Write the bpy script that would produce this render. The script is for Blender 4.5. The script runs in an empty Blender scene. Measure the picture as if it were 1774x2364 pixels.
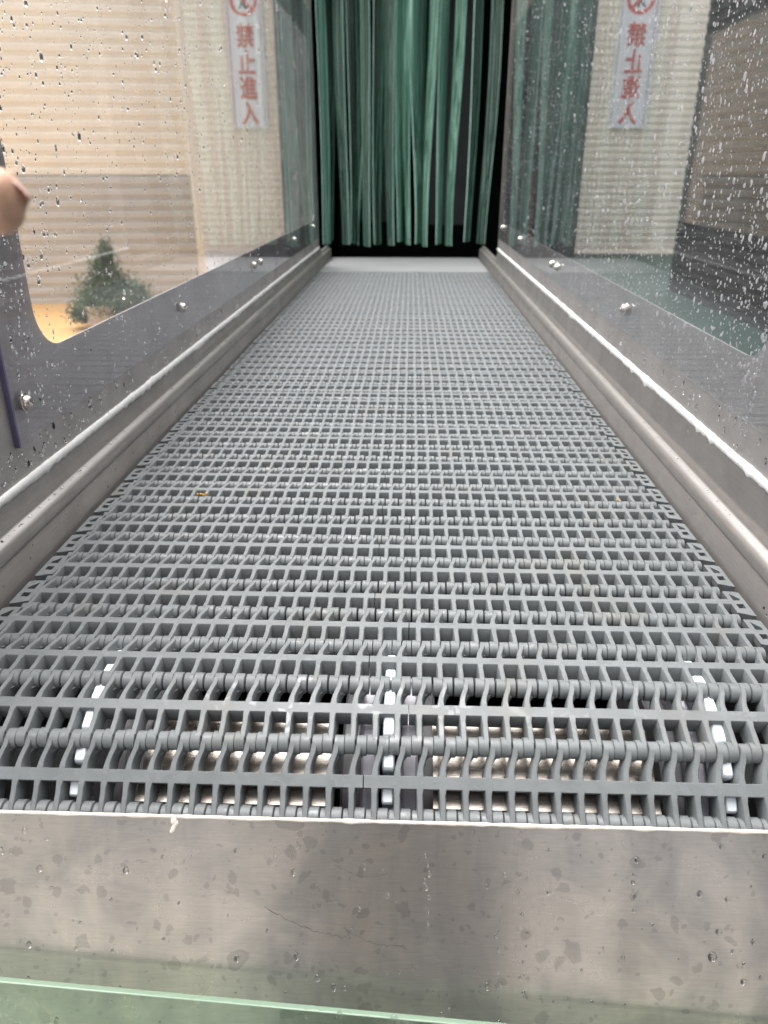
import bpy, math, random
from mathutils import Vector, Matrix, noise

random.seed(7)
R_ = math.radians
scene = bpy.context.scene
COL = scene.collection
ZC = 1.27                     # camera height above the ground (metres)
ZB = ZC - 0.36                # top of the belt

# ------------------------------------------------------------------ camera
cam_d = bpy.data.cameras.new('camera')
cam = bpy.data.objects.new('camera', cam_d)
COL.objects.link(cam)
cam.location = (0, 0, ZC)
cam.rotation_euler = (R_(90 - 24.17), 0, R_(1.92))
cam_d.sensor_fit = 'VERTICAL'
cam_d.sensor_height = 36.0
cam_d.lens = 36.0 * 1740 / 2364
cam_d.clip_start = 0.01
cam_d.clip_end = 400
cam_d.dof.use_dof = True
cam_d.dof.focus_distance = 0.66
cam_d.dof.aperture_fstop = 8.8
scene.camera = cam

# ------------------------------------------------------------------ world, sun, exposure
SUN_EL, SUN_AZ = R_(74), R_(318)
world = bpy.data.worlds.new('World')
scene.world = world
world.use_nodes = True
wn, wl = world.node_tree.nodes, world.node_tree.links
wn.clear()
wo = wn.new('ShaderNodeOutputWorld')
bg = wn.new('ShaderNodeBackground')
hs = wn.new('ShaderNodeHueSaturation')
sky = wn.new('ShaderNodeTexSky')
sky.sky_type = 'NISHITA'
sky.sun_disc = False
sky.sun_elevation = SUN_EL
sky.sun_rotation = SUN_AZ
sky.air_density = 1.0
sky.dust_density = 6.0
hs.inputs['Saturation'].default_value = 0.18
bg.inputs['Strength'].default_value = 0.13
wl.new(sky.outputs[0], hs.inputs['Color'])
wl.new(hs.outputs[0], bg.inputs['Color'])
wl.new(bg.outputs[0], wo.inputs['Surface'])

sun_d = bpy.data.lights.new('sun', 'SUN')
sun = bpy.data.objects.new('sun', sun_d)
COL.objects.link(sun)
sun_d.energy = 1.5
sun_d.angle = R_(75)
sun_d.color = (1.0, 0.97, 0.92)
sd = Vector((math.sin(SUN_AZ) * math.cos(SUN_EL), math.cos(SUN_AZ) * math.cos(SUN_EL), math.sin(SUN_EL)))
sun.rotation_euler = (-sd).to_track_quat('-Z', 'Y').to_euler()
sun.location = (0, -3, 9)

scene.view_settings.view_transform = 'Standard'
scene.view_settings.look = 'None'
scene.view_settings.gamma = 1.0
scene.view_settings.use_curve_mapping = False
scene.view_settings.exposure = 1.55
scene.cycles.use_denoising = True
scene.cycles.max_bounces = 14
scene.cycles.transparent_max_bounces = 24
scene.cycles.transmission_bounces = 10
scene.cycles.caustics_reflective = False
scene.cycles.caustics_refractive = True
scene.cycles.sample_clamp_indirect = 6.0

# ------------------------------------------------------------------ helpers
class MB:
    """collects faces for one mesh"""
    def __init__(self):
        self.v, self.f, self.m = [], [], []
    def add(self, vs, fs, mi=0):
        b = len(self.v)
        self.v += [tuple(x) for x in vs]
        self.f += [tuple(b + i for i in q) for q in fs]
        self.m += [mi] * len(fs)
    def box(self, x0, x1, y0, y1, z0, z1, mi=0):
        vs = [(x, y, z) for x in (x0, x1) for y in (y0, y1) for z in (z0, z1)]
        self.add(vs, [(0, 1, 3, 2), (4, 6, 7, 5), (0, 4, 5, 1), (2, 3, 7, 6), (0, 2, 6, 4), (1, 5, 7, 3)], mi)
    def loft(self, rings, cap=True, mi=0, closed=True):
        n = len(rings[0])
        vs = [p for r in rings for p in r]
        fs = []
        for i in range(len(rings) - 1):
            for j in range(n if closed else n - 1):
                k = (j + 1) % n
                fs.append((i * n + j, i * n + k, (i + 1) * n + k, (i + 1) * n + j))
        if cap:
            fs.append(tuple(range(n - 1, -1, -1)))
            fs.append(tuple((len(rings) - 1) * n + j for j in range(n)))
        self.add(vs, fs, mi)
    def tube(self, pts, rads, seg=8, up=Vector((0, 0, 1)), mi=0):
        pts = [Vector(p) for p in pts]
        rings = []
        for i, p in enumerate(pts):
            d = (pts[min(i + 1, len(pts) - 1)] - pts[max(i - 1, 0)]).normalized()
            a = d.cross(up)
            a = a.normalized() if a.length > 1e-6 else Vector((1, 0, 0))
            b = a.cross(d).normalized()
            r = rads[i] if hasattr(rads, '__len__') else rads
            rings.append([p + (a * math.cos(t) + b * math.sin(t)) * r for t in [2 * math.pi * k / seg for k in range(seg)]])
        self.loft(rings, mi=mi)
    def build(self, name, mats, parent=None, sharp=35, smooth=True, loc=None):
        me = bpy.data.meshes.new(name)
        me.from_pydata(self.v, [], self.f)
        mats = mats if isinstance(mats, (list, tuple)) else [mats]
        for m in mats:
            me.materials.append(m)
        if len(mats) > 1:
            me.polygons.foreach_set('material_index', self.m)
        me.update()
        import bmesh
        bm = bmesh.new(); bm.from_mesh(me)
        bmesh.ops.recalc_face_normals(bm, faces=bm.faces)
        bm.to_mesh(me); bm.free()
        if smooth:
            me.polygons.foreach_set('use_smooth', [True] * len(me.polygons))
            me.set_sharp_from_angle(angle=R_(sharp))
        o = bpy.data.objects.new(name, me)
        COL.objects.link(o)
        if parent:
            o.parent = parent
        if loc:
            o.location = loc
        return o

def tag(o, label, cat, group=None, kind=None):
    if label: o['label'] = label
    if cat: o['category'] = cat
    if group: o['group'] = group
    if kind: o['kind'] = kind
    return o

def empty(name, loc, label, cat, group=None):
    o = bpy.data.objects.new(name, None)
    COL.objects.link(o)
    o.location = loc
    o.empty_display_size = 0.05
    return tag(o, label, cat, group)

# ------------------------------------------------------------------ materials
def mat(name):
    m = bpy.data.materials.new(name)
    m.use_nodes = True
    nt = m.node_tree
    nt.nodes.clear()
    out = nt.nodes.new('ShaderNodeOutputMaterial')
    return m, nt.nodes, nt.links, out

def pos(nd, ln, scale=(1, 1, 1), obj=False):
    if obj:
        t = nd.new('ShaderNodeTexCoord'); s = t.outputs['Object']
    else:
        t = nd.new('ShaderNodeNewGeometry'); s = t.outputs['Position']
    mp = nd.new('ShaderNodeMapping')
    mp.inputs['Scale'].default_value = scale
    ln.new(s, mp.inputs['Vector'])
    return mp.outputs['Vector']

def noise_n(nd, ln, vec, scale, detail=3, rough=0.5, dist=0.0):
    n = nd.new('ShaderNodeTexNoise')
    n.inputs['Scale'].default_value = scale
    n.inputs['Detail'].default_value = detail
    n.inputs['Roughness'].default_value = rough
    n.inputs['Distortion'].default_value = dist
    ln.new(vec, n.inputs['Vector'])
    return n.outputs['Fac']

def ramp(nd, ln, fac, p0, c0, p1, c1):
    r = nd.new('ShaderNodeValToRGB')
    e = r.color_ramp.elements
    e[0].position, e[1].position = p0, p1
    c = lambda x: (x, x, x, 1) if not hasattr(x, '__len__') else (*x, 1)
    e[0].color, e[1].color = c(c0), c(c1)
    ln.new(fac, r.inputs['Fac'])
    return r.outputs['Color']

def mixc(nd, ln, fac, a, b, mode='MIX'):
    m = nd.new('ShaderNodeMix')
    m.data_type = 'RGBA'
    m.blend_type = mode
    for sock, val in ((m.inputs[0], fac), (m.inputs[6], a), (m.inputs[7], b)):
        if hasattr(val, 'is_linked') or hasattr(val, 'links'):
            ln.new(val, sock)
        elif hasattr(val, '__len__'):
            sock.default_value = (*val, 1)
        else:
            sock.default_value = val
    return m.outputs[2]

def principled(nd, ln, out, **kw):
    p = nd.new('ShaderNodeBsdfPrincipled')
    for k, v in kw.items():
        k = k.replace('_', ' ')
        s = p.inputs[k]
        if hasattr(v, 'links'):
            ln.new(v, s)
        elif hasattr(v, '__len__') and len(v) == 3:
            s.default_value = (*v, 1)
        else:
            s.default_value = v
    ln.new(p.outputs[0], out.inputs['Surface'])
    return p

def bump(nd, ln, h, strength, dist, p):
    b = nd.new('ShaderNodeBump')
    b.inputs['Strength'].default_value = strength
    b.inputs['Distance'].default_value = dist
    ln.new(h, b.inputs['Height'])
    ln.new(b.outputs[0], p.inputs['Normal'])

def simple(name, col, rough=0.5, metal=0.0, var=0.25, scale=8.0, bmp=0.0, spec=0.5):
    m, nd, ln, out = mat(name)
    v = pos(nd, ln)
    n = noise_n(nd, ln, v, scale, 5, 0.6)
    lo = tuple(c * (1 - var) for c in col)
    hi = tuple(min(1, c * (1 + var)) for c in col)
    c = ramp(nd, ln, n, 0.3, lo, 0.7, hi)
    p = principled(nd, ln, out, Base_Color=c, Roughness=rough, Metallic=metal, Specular_IOR_Level=spec)
    if bmp:
        bump(nd, ln, n, bmp, 0.002, p)
    return m

def steel(name, base, rough, streak=(3, 3, 60), var=0.12, metal=0.9):
    """stainless sheet: brushed streaks and cloudy water marks"""
    m, nd, ln, out = mat(name)
    v1 = pos(nd, ln, streak)
    n1 = noise_n(nd, ln, v1, 14, 4, 0.6)
    v2 = pos(nd, ln)
    n2 = noise_n(nd, ln, v2, 9, 5, 0.62, 0.6)
    c1 = ramp(nd, ln, n1, 0.25, tuple(x * (1 - var) for x in base), 0.75, tuple(min(1, x * (1 + var)) for x in base))
    c2 = ramp(nd, ln, n2, 0.35, 0.78, 0.65, 1.0)
    c = mixc(nd, ln, 1.0, c1, c2, 'MULTIPLY')
    r = ramp(nd, ln, n2, 0.3, rough * 1.25, 0.7, rough * 0.8)
    p = principled(nd, ln, out, Base_Color=c, Metallic=metal, Roughness=r)
    bump(nd, ln, n1, 0.06, 0.001, p)
    return m

M = {}
M['rail_steel'] = steel('rail_steel', (0.36, 0.342, 0.328), 0.40, (60, 2, 60), 0.12, 0.7)
M['plate_steel'] = steel('plate_steel', (0.50, 0.475, 0.46), 0.42, (3, 2, 70), 0.1, 0.6)
M['shaft_steel'] = steel('shaft_steel', (0.62, 0.56, 0.50), 0.27, (3, 220, 220), 0.45, 0.85)
M['bolt_steel'] = steel('bolt_steel', (0.68, 0.65, 0.6), 0.16)
M['skirt_steel'] = steel('skirt_steel', (0.4, 0.39, 0.38), 0.4)

def front_steel():
    m, nd, ln, out = mat('stained_steel')
    v = pos(nd, ln)
    d = nd.new('ShaderNodeTexNoise'); d.inputs['Scale'].default_value = 55; d.inputs['Detail'].default_value = 3
    ln.new(v, d.inputs['Vector'])
    wv = nd.new('ShaderNodeVectorMath'); wv.operation = 'MULTIPLY_ADD'
    wv.inputs[1].default_value = (0.018, 0.018, 0.018)
    ln.new(d.outputs['Color'], wv.inputs[0]); ln.new(v, wv.inputs[2])
    fac = None
    def spots(scale, thr, amt, keep):
        vo = nd.new('ShaderNodeTexVoronoi'); vo.inputs['Scale'].default_value = scale
        ln.new(wv.outputs[0], vo.inputs['Vector'])
        sep = nd.new('ShaderNodeSeparateColor'); ln.new(vo.outputs['Color'], sep.inputs[0])
        ra = nd.new('ShaderNodeMath'); ra.operation = 'MULTIPLY'; ra.inputs[1].default_value = thr
        ln.new(sep.outputs[0], ra.inputs[0])
        lt = nd.new('ShaderNodeMath'); lt.operation = 'LESS_THAN'
        ln.new(vo.outputs['Distance'], lt.inputs[0]); ln.new(ra.outputs[0], lt.inputs[1])
        kp = nd.new('ShaderNodeMath'); kp.operation = 'GREATER_THAN'; kp.inputs[1].default_value = keep
        ln.new(sep.outputs[1], kp.inputs[0])
        mu = nd.new('ShaderNodeMath'); mu.operation = 'MULTIPLY'; ln.new(lt.outputs[0], mu.inputs[0]); ln.new(kp.outputs[0], mu.inputs[1])
        mu2 = nd.new('ShaderNodeMath'); mu2.operation = 'MULTIPLY'; mu2.inputs[1].default_value = amt; ln.new(mu.outputs[0], mu2.inputs[0])
        return mu2.outputs[0]
    s1, s2, s3 = spots(30, 0.30, 0.30, 0.55), spots(75, 0.44, 0.28, 0.50), spots(180, 0.44, 0.26, 0.66)
    mx = nd.new('ShaderNodeMath'); mx.operation = 'MAXIMUM'; ln.new(s1, mx.inputs[0]); ln.new(s2, mx.inputs[1])
    mx2 = nd.new('ShaderNodeMath'); mx2.operation = 'MAXIMUM'; ln.new(mx.outputs[0], mx2.inputs[0]); ln.new(s3, mx2.inputs[1])
    big = noise_n(nd, ln, v, 13, 4, 0.55, 1.2)
    cloud = ramp(nd, ln, big, 0.36, (0.36, 0.35, 0.33), 0.62, (0.51, 0.475, 0.44))
    soft = noise_n(nd, ln, v, 4.5, 2, 0.5)
    tint = ramp(nd, ln, soft, 0.35, (1.0, 0.97, 0.90), 0.65, (0.97, 0.96, 0.98))
    c0 = mixc(nd, ln, 1.0, cloud, tint, 'MULTIPLY')
    vs = pos(nd, ln, (26, 4, 4))
    sm = noise_n(nd, ln, vs, 1.0, 4, 0.6, 0.8)
    c0 = mixc(nd, ln, 1.0, c0, ramp(nd, ln, sm, 0.40, (0.89, 0.89, 0.90), 0.58, (1.0, 1.0, 1.0)), 'MULTIPLY')
    fg = noise_n(nd, ln, pos(nd, ln, (14, 300, 300)), 4.0, 3, 0.7)
    c0 = mixc(nd, ln, 1.0, c0, ramp(nd, ln, fg, 0.3, 0.90, 0.7, 1.06), 'MULTIPLY')
    c = mixc(nd, ln, mx2.outputs[0], c0, (0.14, 0.136, 0.13))
    v3 = pos(nd, ln, (3, 80, 80))
    br = noise_n(nd, ln, v3, 10, 3, 0.6)
    r = ramp(nd, ln, big, 0.3, 0.36, 0.7, 0.26)
    p = principled(nd, ln, out, Base_Color=c, Metallic=0.85, Roughness=r)
    bump(nd, ln, br, 0.03, 0.001, p)
    return m
M['front_steel'] = front_steel()

def belt_plastic():
    m, nd, ln, out = mat('belt_plastic')
    v = pos(nd, ln)
    n = noise_n(nd, ln, v, 60, 5, 0.65)
    c = ramp(nd, ln, n, 0.3, (0.128, 0.139, 0.143), 0.7, (0.172, 0.184, 0.188))
    w = noise_n(nd, ln, v, 85, 2, 0.5, 0.8)
    wet = ramp(nd, ln, w, 0.60, 0.0, 0.615, 1.0)
    c2 = mixc(nd, ln, wet, c, (0.165, 0.176, 0.182))
    st = noise_n(nd, ln, v, 16, 3, 0.5)
    c3 = mixc(nd, ln, ramp(nd, ln, st, 0.56, 0.0, 0.74, 0.32), c2, (0.155, 0.142, 0.118))
    r = ramp(nd, ln, w, 0.60, 0.52, 0.615, 0.30)
    p = principled(nd, ln, out, Base_Color=c3, Roughness=r, Specular_IOR_Level=0.45)
    bump(nd, ln, wet, 0.12, 0.0006, p)
    return m
M['belt'] = belt_plastic()
M['bed'] = simple('bed_dark', (0.035, 0.04, 0.042), 0.5, 0.0, 0.3, 30)
M['white_plastic'] = simple('white_plastic', (0.80, 0.86, 0.90), 0.28, 0, 0.04, 60)
M['hub_plastic'] = simple('hub_plastic', (0.72, 0.71, 0.78), 0.35, 0, 0.12, 50)
M['hub_grey'] = simple('hub_grey', (0.30, 0.295, 0.31), 0.4, 0, 0.2, 50)
M['sealant'] = simple('sealant_white', (0.90, 0.90, 0.88), 0.45, 0, 0.1, 70, 0.4)
M['sealant_cream'] = simple('sealant_cream', (0.78, 0.70, 0.62), 0.5, 0, 0.15, 90, 0.4)
M['transfer'] = simple('transfer_plate', (0.27, 0.275, 0.28), 0.4, 0, 0.08, 10)
M['black'] = simple('housing_dark', (0.012, 0.016, 0.015), 0.5, 0, 0.3, 5)
M['inner_grey'] = simple('inner_grey', (0.10, 0.10, 0.105), 0.6, 0, 0.2, 4)
M['rust'] = simple('rust_post', (0.16, 0.05, 0.015), 0.7, 0, 0.3, 20)
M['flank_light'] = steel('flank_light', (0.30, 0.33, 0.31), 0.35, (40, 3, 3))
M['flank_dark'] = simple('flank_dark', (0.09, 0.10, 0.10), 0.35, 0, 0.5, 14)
M['cream'] = simple('cream_siding', (0.90, 0.86, 0.745), 0.5, 0, 0.06, 1.5)
M['band'] = simple('grey_siding', (0.58, 0.58, 0.545), 0.5, 0, 0.08, 1.5)
M['beige'] = simple('beige_siding', (0.88, 0.81, 0.70), 0.5, 0, 0.05, 1.0)
M['concrete'] = simple('concrete', (0.36, 0.35, 0.33), 0.8, 0, 0.2, 3)
M['orange'] = simple('orange_paint', (0.62, 0.37, 0.14), 0.6, 0, 0.12, 4)
M['green_floor'] = simple('green_floor', (0.010, 0.034, 0.026), 0.5, 0, 0.25, 3)
M['shed'] = simple('shed_dark', (0.0035, 0.006, 0.0055), 0.8, 0, 0.3, 3)
M['sign_white'] = simple('sign_white', (0.86, 0.86, 0.90), 0.4, 0, 0.03, 5)
M['sign_red'] = simple('sign_red', (0.70, 0.17, 0.15), 0.5, 0, 0.05, 5)
M['sign_dark'] = simple('sign_dark', (0.06, 0.07, 0.08), 0.5, 0, 0.05, 5)
M['skin'] = simple('skin', (0.64, 0.385, 0.27), 0.5, 0, 0.14, 160, 0.15)
M['nail'] = simple('nail', (0.74, 0.46, 0.40), 0.3, 0, 0.05, 100)
M['sleeve'] = simple('sleeve', (0.05, 0.06, 0.09), 0.9, 0, 0.2, 200)
M['leaf'] = simple('leaf', (0.075, 0.13, 0.065), 0.5, 0, 0.5, 9)
M['bark'] = simple('bark', (0.10, 0.07, 0.05), 0.9, 0, 0.3, 40)
M['pot'] = simple('pot', (0.62, 0.56, 0.54), 0.6, 0, 0.1, 10)
M['crumb'] = simple('crumb', (0.70, 0.33, 0.04), 0.6, 0, 0.3, 300)
M['film'] = simple('film_purple', (0.12, 0.105, 0.20), 0.3, 0, 0.2, 40)
M['scratch'] = simple('scratch', (0.06, 0.055, 0.05), 0.6, 0, 0.2, 300)

def clear_sheet(name, tint, haze_lo, haze_hi, haze_col, fscale=120.0):
    """thin clear sheet: Fresnel reflection over see-through, with dried splashes on it"""
    m, nd, ln, out = mat(name)
    tr = nd.new('ShaderNodeBsdfTransparent'); tr.inputs[0].default_value = (*tint, 1)
    gl = nd.new('ShaderNodeBsdfGlossy'); gl.inputs['Roughness'].default_value = 0.02
    gl.inputs['Color'].default_value = (1, 1, 1, 1)
    fr = nd.new('ShaderNodeFresnel')
    ge = nd.new('ShaderNodeNewGeometry')            # same reflectance entering and leaving the thin sheet
    io = nd.new('ShaderNodeMapRange'); io.inputs[3].default_value = 1.34; io.inputs[4].default_value = 1 / 1.34
    ln.new(ge.outputs['Backfacing'], io.inputs[0]); ln.new(io.outputs[0], fr.inputs['IOR'])
    mx = nd.new('ShaderNodeMixShader')
    ln.new(fr.outputs[0], mx.inputs[0]); ln.new(tr.outputs[0], mx.inputs[1]); ln.new(gl.outputs[0], mx.inputs[2])
    df = nd.new('ShaderNodeBsdfDiffuse'); df.inputs[0].default_value = (*haze_col, 1)
    tl = nd.new('ShaderNodeBsdfTranslucent'); tl.inputs[0].default_value = (*haze_col, 1)
    ad = nd.new('ShaderNodeMixShader'); ad.inputs[0].default_value = 0.5
    ln.new(df.outputs[0], ad.inputs[1]); ln.new(tl.outputs[0], ad.inputs[2])
    v = pos(nd, ln)
    n1 = noise_n(nd, ln, v, 3.0, 4, 0.6)
    n2 = noise_n(nd, ln, v, fscale, 3, 0.7)
    a = ramp(nd, ln, n1, 0.35, haze_lo, 0.7, haze_hi)
    b = ramp(nd, ln, n2, 0.42, 0.25, 0.68, 1.0)
    hz = mixc(nd, ln, 1.0, a, b, 'MULTIPLY')
    m2 = nd.new('ShaderNodeMixShader')
    ln.new(hz, m2.inputs[0]); ln.new(mx.outputs[0], m2.inputs[1]); ln.new(ad.outputs[0], m2.inputs[2])
    ln.new(m2.outputs[0], out.inputs['Surface'])
    return m
M['pane'] = clear_sheet('acrylic_pane', (0.95, 0.945, 0.965), 0.0, 0.045, (0.75, 0.74, 0.76))
M['pane_wet'] = clear_sheet('acrylic_pane_wet', (0.93, 0.94, 0.95), 0.0, 0.06, (0.75, 0.76, 0.75), 150)
M['green_glass'] = clear_sheet('green_glass', (0.84, 0.91, 0.85), 0.05, 0.20, (0.56, 0.67, 0.55), 30)
def edge_glow():
    m, nd, ln, out = mat('glass_edge')
    principled(nd, ln, out, Base_Color=(0.27, 0.38, 0.28), Roughness=0.15, Transmission_Weight=0.25, IOR=1.5)
    return m
M['glass_edge'] = edge_glow()

def water(name, frac):
    m, nd, ln, out = mat(name)
    g = nd.new('ShaderNodeBsdfGlass')
    g.inputs['IOR'].default_value = 1.33
    g.inputs['Roughness'].default_value = 0.0
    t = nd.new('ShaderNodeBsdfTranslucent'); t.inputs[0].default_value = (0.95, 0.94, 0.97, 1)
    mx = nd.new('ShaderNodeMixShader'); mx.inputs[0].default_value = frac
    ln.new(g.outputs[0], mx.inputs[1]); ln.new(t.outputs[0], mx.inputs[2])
    ln.new(mx.outputs[0], out.inputs['Surface'])
    return m
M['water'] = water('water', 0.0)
M['water_sky_glint'] = water('water_sky_glint', 0.6)  # white mixed in stands for sky light refracted by the drops

def strip_mat(name, lo, hi, clear, fine):
    m, nd, ln, out = mat(name)
    v = pos(nd, ln, (fine, fine, 0.5))
    n = noise_n(nd, ln, v, 1.0, 5, 0.65)
    c = ramp(nd, ln, n, 0.40, lo, 0.62, hi)
    v2 = pos(nd, ln, (1, 1, 0.5))
    sp = noise_n(nd, ln, v2, 75, 4, 0.7)
    cm = mixc(nd, ln, ramp(nd, ln, sp, 0.56, 0.0, 0.72, 0.45), c, (0.42, 0.55, 0.49))
    p = nd.new('ShaderNodeBsdfPrincipled')
    ln.new(cm, p.inputs['Base Color']); p.inputs['Roughness'].default_value = 0.2
    tl = nd.new('ShaderNodeBsdfTranslucent'); ln.new(cm, tl.inputs[0])
    a = nd.new('ShaderNodeMixShader'); a.inputs[0].default_value = 0.3
    ln.new(p.outputs[0], a.inputs[1]); ln.new(tl.outputs[0], a.inputs[2])
    tr = nd.new('ShaderNodeBsdfTransparent'); tr.inputs[0].default_value = (0.62, 0.82, 0.74, 1)
    b = nd.new('ShaderNodeMixShader')
    k = ramp(nd, ln, n, 0.36, min(1, clear * 1.5), 0.66, clear * 0.55)
    ln.new(k, b.inputs[0])
    ln.new(a.outputs[0], b.inputs[1]); ln.new(tr.outputs[0], b.inputs[2])
    ln.new(b.outputs[0], out.inputs['Surface'])
    return m
M['strip_mint'] = strip_mat('curtain_mint', (0.03, 0.11, 0.08), (0.52, 0.90, 0.74), 0.28, 210)
M['strip_dull'] = strip_mat('curtain_dull', (0.015, 0.04, 0.034), (0.42, 0.58, 0.51), 0.55, 230)
M['strip_grey'] = strip_mat('curtain_grey', (0.05, 0.065, 0.06), (0.34, 0.40, 0.37), 0.68, 200)
M['strip_edge'] = simple('strip_edge', (0.55, 0.92, 0.74), 0.3, 0, 0.2, 20)  # bright mint painted on the edges for light guided through the plastic

# ------------------------------------------------------------------ setting
def sheet(name, x0, x1, y0, y1, z, m, n=1):
    b = MB()
    b.add([(x0, y0, z), (x1, y0, z), (x1, y1, z), (x0, y1, z)], [(0, 1, 2, 3)])
    o = b.build(name, m, smooth=False)
    o['kind'] = 'structure'
    return o
sheet('ground', -80, 80, -80, 80, 0.0, M['concrete'])
sheet('orange_pavement', -14, -1.4, 3.0, 9.6, 0.004, M['orange'])
sheet('green_floor', 0.9, 9, -4, 13.9, 0.004, M['green_floor'])

PROF = [(0.0, 0.0), (0.050, 0.0), (0.057, 0.011), (0.070, 0.012), (0.074, 0.006), (0.081, 0.006), (0.085, 0.012), (0.099, 0.011), (0.107, 0.0)]
def siding(b, x0, x1, z0, z1, y=0.0, proud=0.0):
    """horizontal corrugated sheet facing -Y in local space"""
    z = z0
    pts = []
    while z < z1 - 1e-4:
        for dz, d in PROF[:-1]:
            if z + dz <= z1:
                pts.append((z + dz, d))
        z += 0.107
    vs = []
    for zz, d in pts:
        vs += [(x0, y + d - proud, zz), (x1, y + d - proud, zz)]
    b.add(vs, [(2 * i, 2 * i + 1, 2 * i + 3, 2 * i + 2) for i in range(len(pts) - 1)])

# cream shed on the left: its front recedes a little towards the right
sh = empty('shed_building', (-2.25, 8.40, 0), 'cream corrugated building with a grey lower band behind the left pane', 'building')
sh.rotation_euler = (0, 0, R_(10))
b = MB(); siding(b, -9, 0, 1.264, 5.0); b.build('wall', M['cream'], sh, smooth=False)
b = MB(); siding(b, -9, 0, 0.0, 1.262, proud=0.004); b.build('wall_base', M['band'], sh, smooth=False)
b = MB(); b.box(-0.02, 0.045, -0.012, 0.05, 0, 5.0); b.build('corner_trim', M['cream'], sh)
b = MB(); b.box(-9, 0.0, 0.02, 4, 0, 4.99)
b.v = [(x - 0.62 * y, y, z) for x, y, z in b.v]           # the building's plan is skewed: its end wall runs back to the left
b.build('body', M['beige'], sh, smooth=False)

# beige hall far behind the tunnel
hall = empty('hall_building', (0.4, 14.0, 0), 'beige corrugated building standing far behind the tunnel', 'building')
b = MB(); siding(b, -5.2, 4.25, 0, 6.0); b.build('wall', M['beige'], hall, smooth=False)
b = MB(); b.box(-5.2, 4.25, 0.02, 5, 0, 5.99); b.build('body', M['beige'], hall, smooth=False)
b = MB(); b.box(4.25, 4.34, -0.02, 0.1, 0, 6.0); b.build('corner_trim', M['shed'], hall)

# writing
def glyph_mesh(txt):
    c = bpy.data.curves.new('glyph', 'FONT'); c.body = txt; c.size = 1.0; c.extrude = 0.004
    o = bpy.data.objects.new('glyph', c); COL.objects.link(o)
    bpy.context.view_layer.update()
    dg = bpy.context.evaluated_depsgraph_get()
    me = bpy.data.meshes.new_from_object(o.evaluated_get(dg))
    bpy.data.objects.remove(o)
    return me
def sign(x, y, z0, w, label, mirror):
    s = empty('warning_sign', (x, y, z0), label, 'sign', 'red on white warning signs')
    sgn = -1 if mirror else 1
    b = MB(); b.box(-w / 2, w / 2, -0.015, 0.0, 0, 3.3); b.build('board', M['sign_white'], s)
    fr = MB()
    for xx in (-w / 2 + 0.03, w / 2 - 0.042):
        fr.box(xx, xx + 0.008, -0.018, -0.0155, 0.03, 3.27)
    fr.build('border_line', M['sign_dark'], s)
    for i, ch in enumerate('禁止進入'):
        me = glyph_mesh(ch)
        xs = [v.co.x for v in me.vertices]; ys = [v.co.y for v in me.vertices]
        cx, cy = (min(xs) + max(xs)) / 2, (min(ys) + max(ys)) / 2
        kx = 0.27 * w / 0.59 * 1.0 / max(max(xs) - min(xs), .1)
        ky = 0.315 / max(max(ys) - min(ys), .1)
        zc = 1.317 - i * 0.364
        for v in me.vertices:
            q = v.co.copy()
            v.co = (sgn * (q.x - cx) * kx, -0.018 - 0.02 * q.z, zc + (q.y - cy) * ky)
        if mirror:
            me.flip_normals()
        me.materials.append(M['sign_red'])
        o = bpy.data.objects.new('character', me); COL.objects.link(o); o.parent = s
        # heavier strokes
        so = o.modifiers.new('fat', 'SOLIDIFY'); so.thickness = 0.02; so.offset = 0
    ring = MB()
    n = 40
    rings = []
    for k in range(n + 1):
        t = 2 * math.pi * k / n
        rings.append([Vector((math.cos(t) * r, yy, 1.79 + math.sin(t) * r)) for r, yy in ((0.165, -0.0155), (0.165, -0.02), (0.215, -0.02), (0.215, -0.0155))])
    ring.loft(rings, cap=False)
    a = R_(45) * sgn
    ux, uz = math.cos(a), -math.sin(a)
    px, pz = -uz * 0.022, ux * 0.022
    ring.add([(ux * 0.17 + px, -0.0185, 1.79 + uz * 0.17 + pz), (ux * 0.17 - px, -0.0185, 1.79 + uz * 0.17 - pz),
              (-ux * 0.17 - px, -0.0185, 1.79 - uz * 0.17 - pz), (-ux * 0.17 + px, -0.0185, 1.79 - uz * 0.17 + pz)], [(0, 1, 2, 3)])
    ring.build('prohibition_ring', M['sign_red'], s)
    fig = MB()
    for seg in (((0.0, 1.85), (-0.02, 1.76), 0.03), ((-0.02, 1.76), (-0.07, 1.67), 0.02), ((-0.02, 1.76), (0.05, 1.67), 0.02), ((0, 1.84), (0.06, 1.79), 0.015)):
        (xa, za), (xb, zb), r = seg
        fig.tube([(xa * sgn, -0.0165, za), (xb * sgn, -0.0165, zb)], r * 0.9, 8, Vector((0, 1, 0)))
    fig.tube([(0.0, -0.0165, 1.885), (0.0, -0.0165, 1.925)], 0.024, 8, Vector((0, 1, 0)))
    f = fig.build('pictogram', M['sign_dark'], s)
    for v in f.data.vertices:
        v.co.y = -0.0165 + (v.co.y + 0.0165) * 0.05
    return s
sign(-2.68, 13.985, ZC + 0.69, 0.575, 'white sign with red characters in reading order, left of the tunnel', False)
sign(3.50, 13.985, ZC + 0.68, 0.60, 'white mirrored copy of the left sign standing in for its reflection, right of tunnel', True)  # modelled board stands in for a reflection of the left sign

# dark shed at the right
ds = empty('dark_shed', (3.1, 3.0, 0), 'dark green shed wall standing beyond the right pane', 'shed')
b = MB(); siding(b, -6.5, 7.5, 0, 4.0)
for i, (x, y, z) in enumerate(b.v):
    b.v[i] = (y, -x, z)
b.build('wall', M['shed'], ds, smooth=False)
b = MB(); b.box(0.02, 3, -7.5, 6.5, 0, 3.99); b.build('body', M['shed'], ds, smooth=False)

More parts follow.
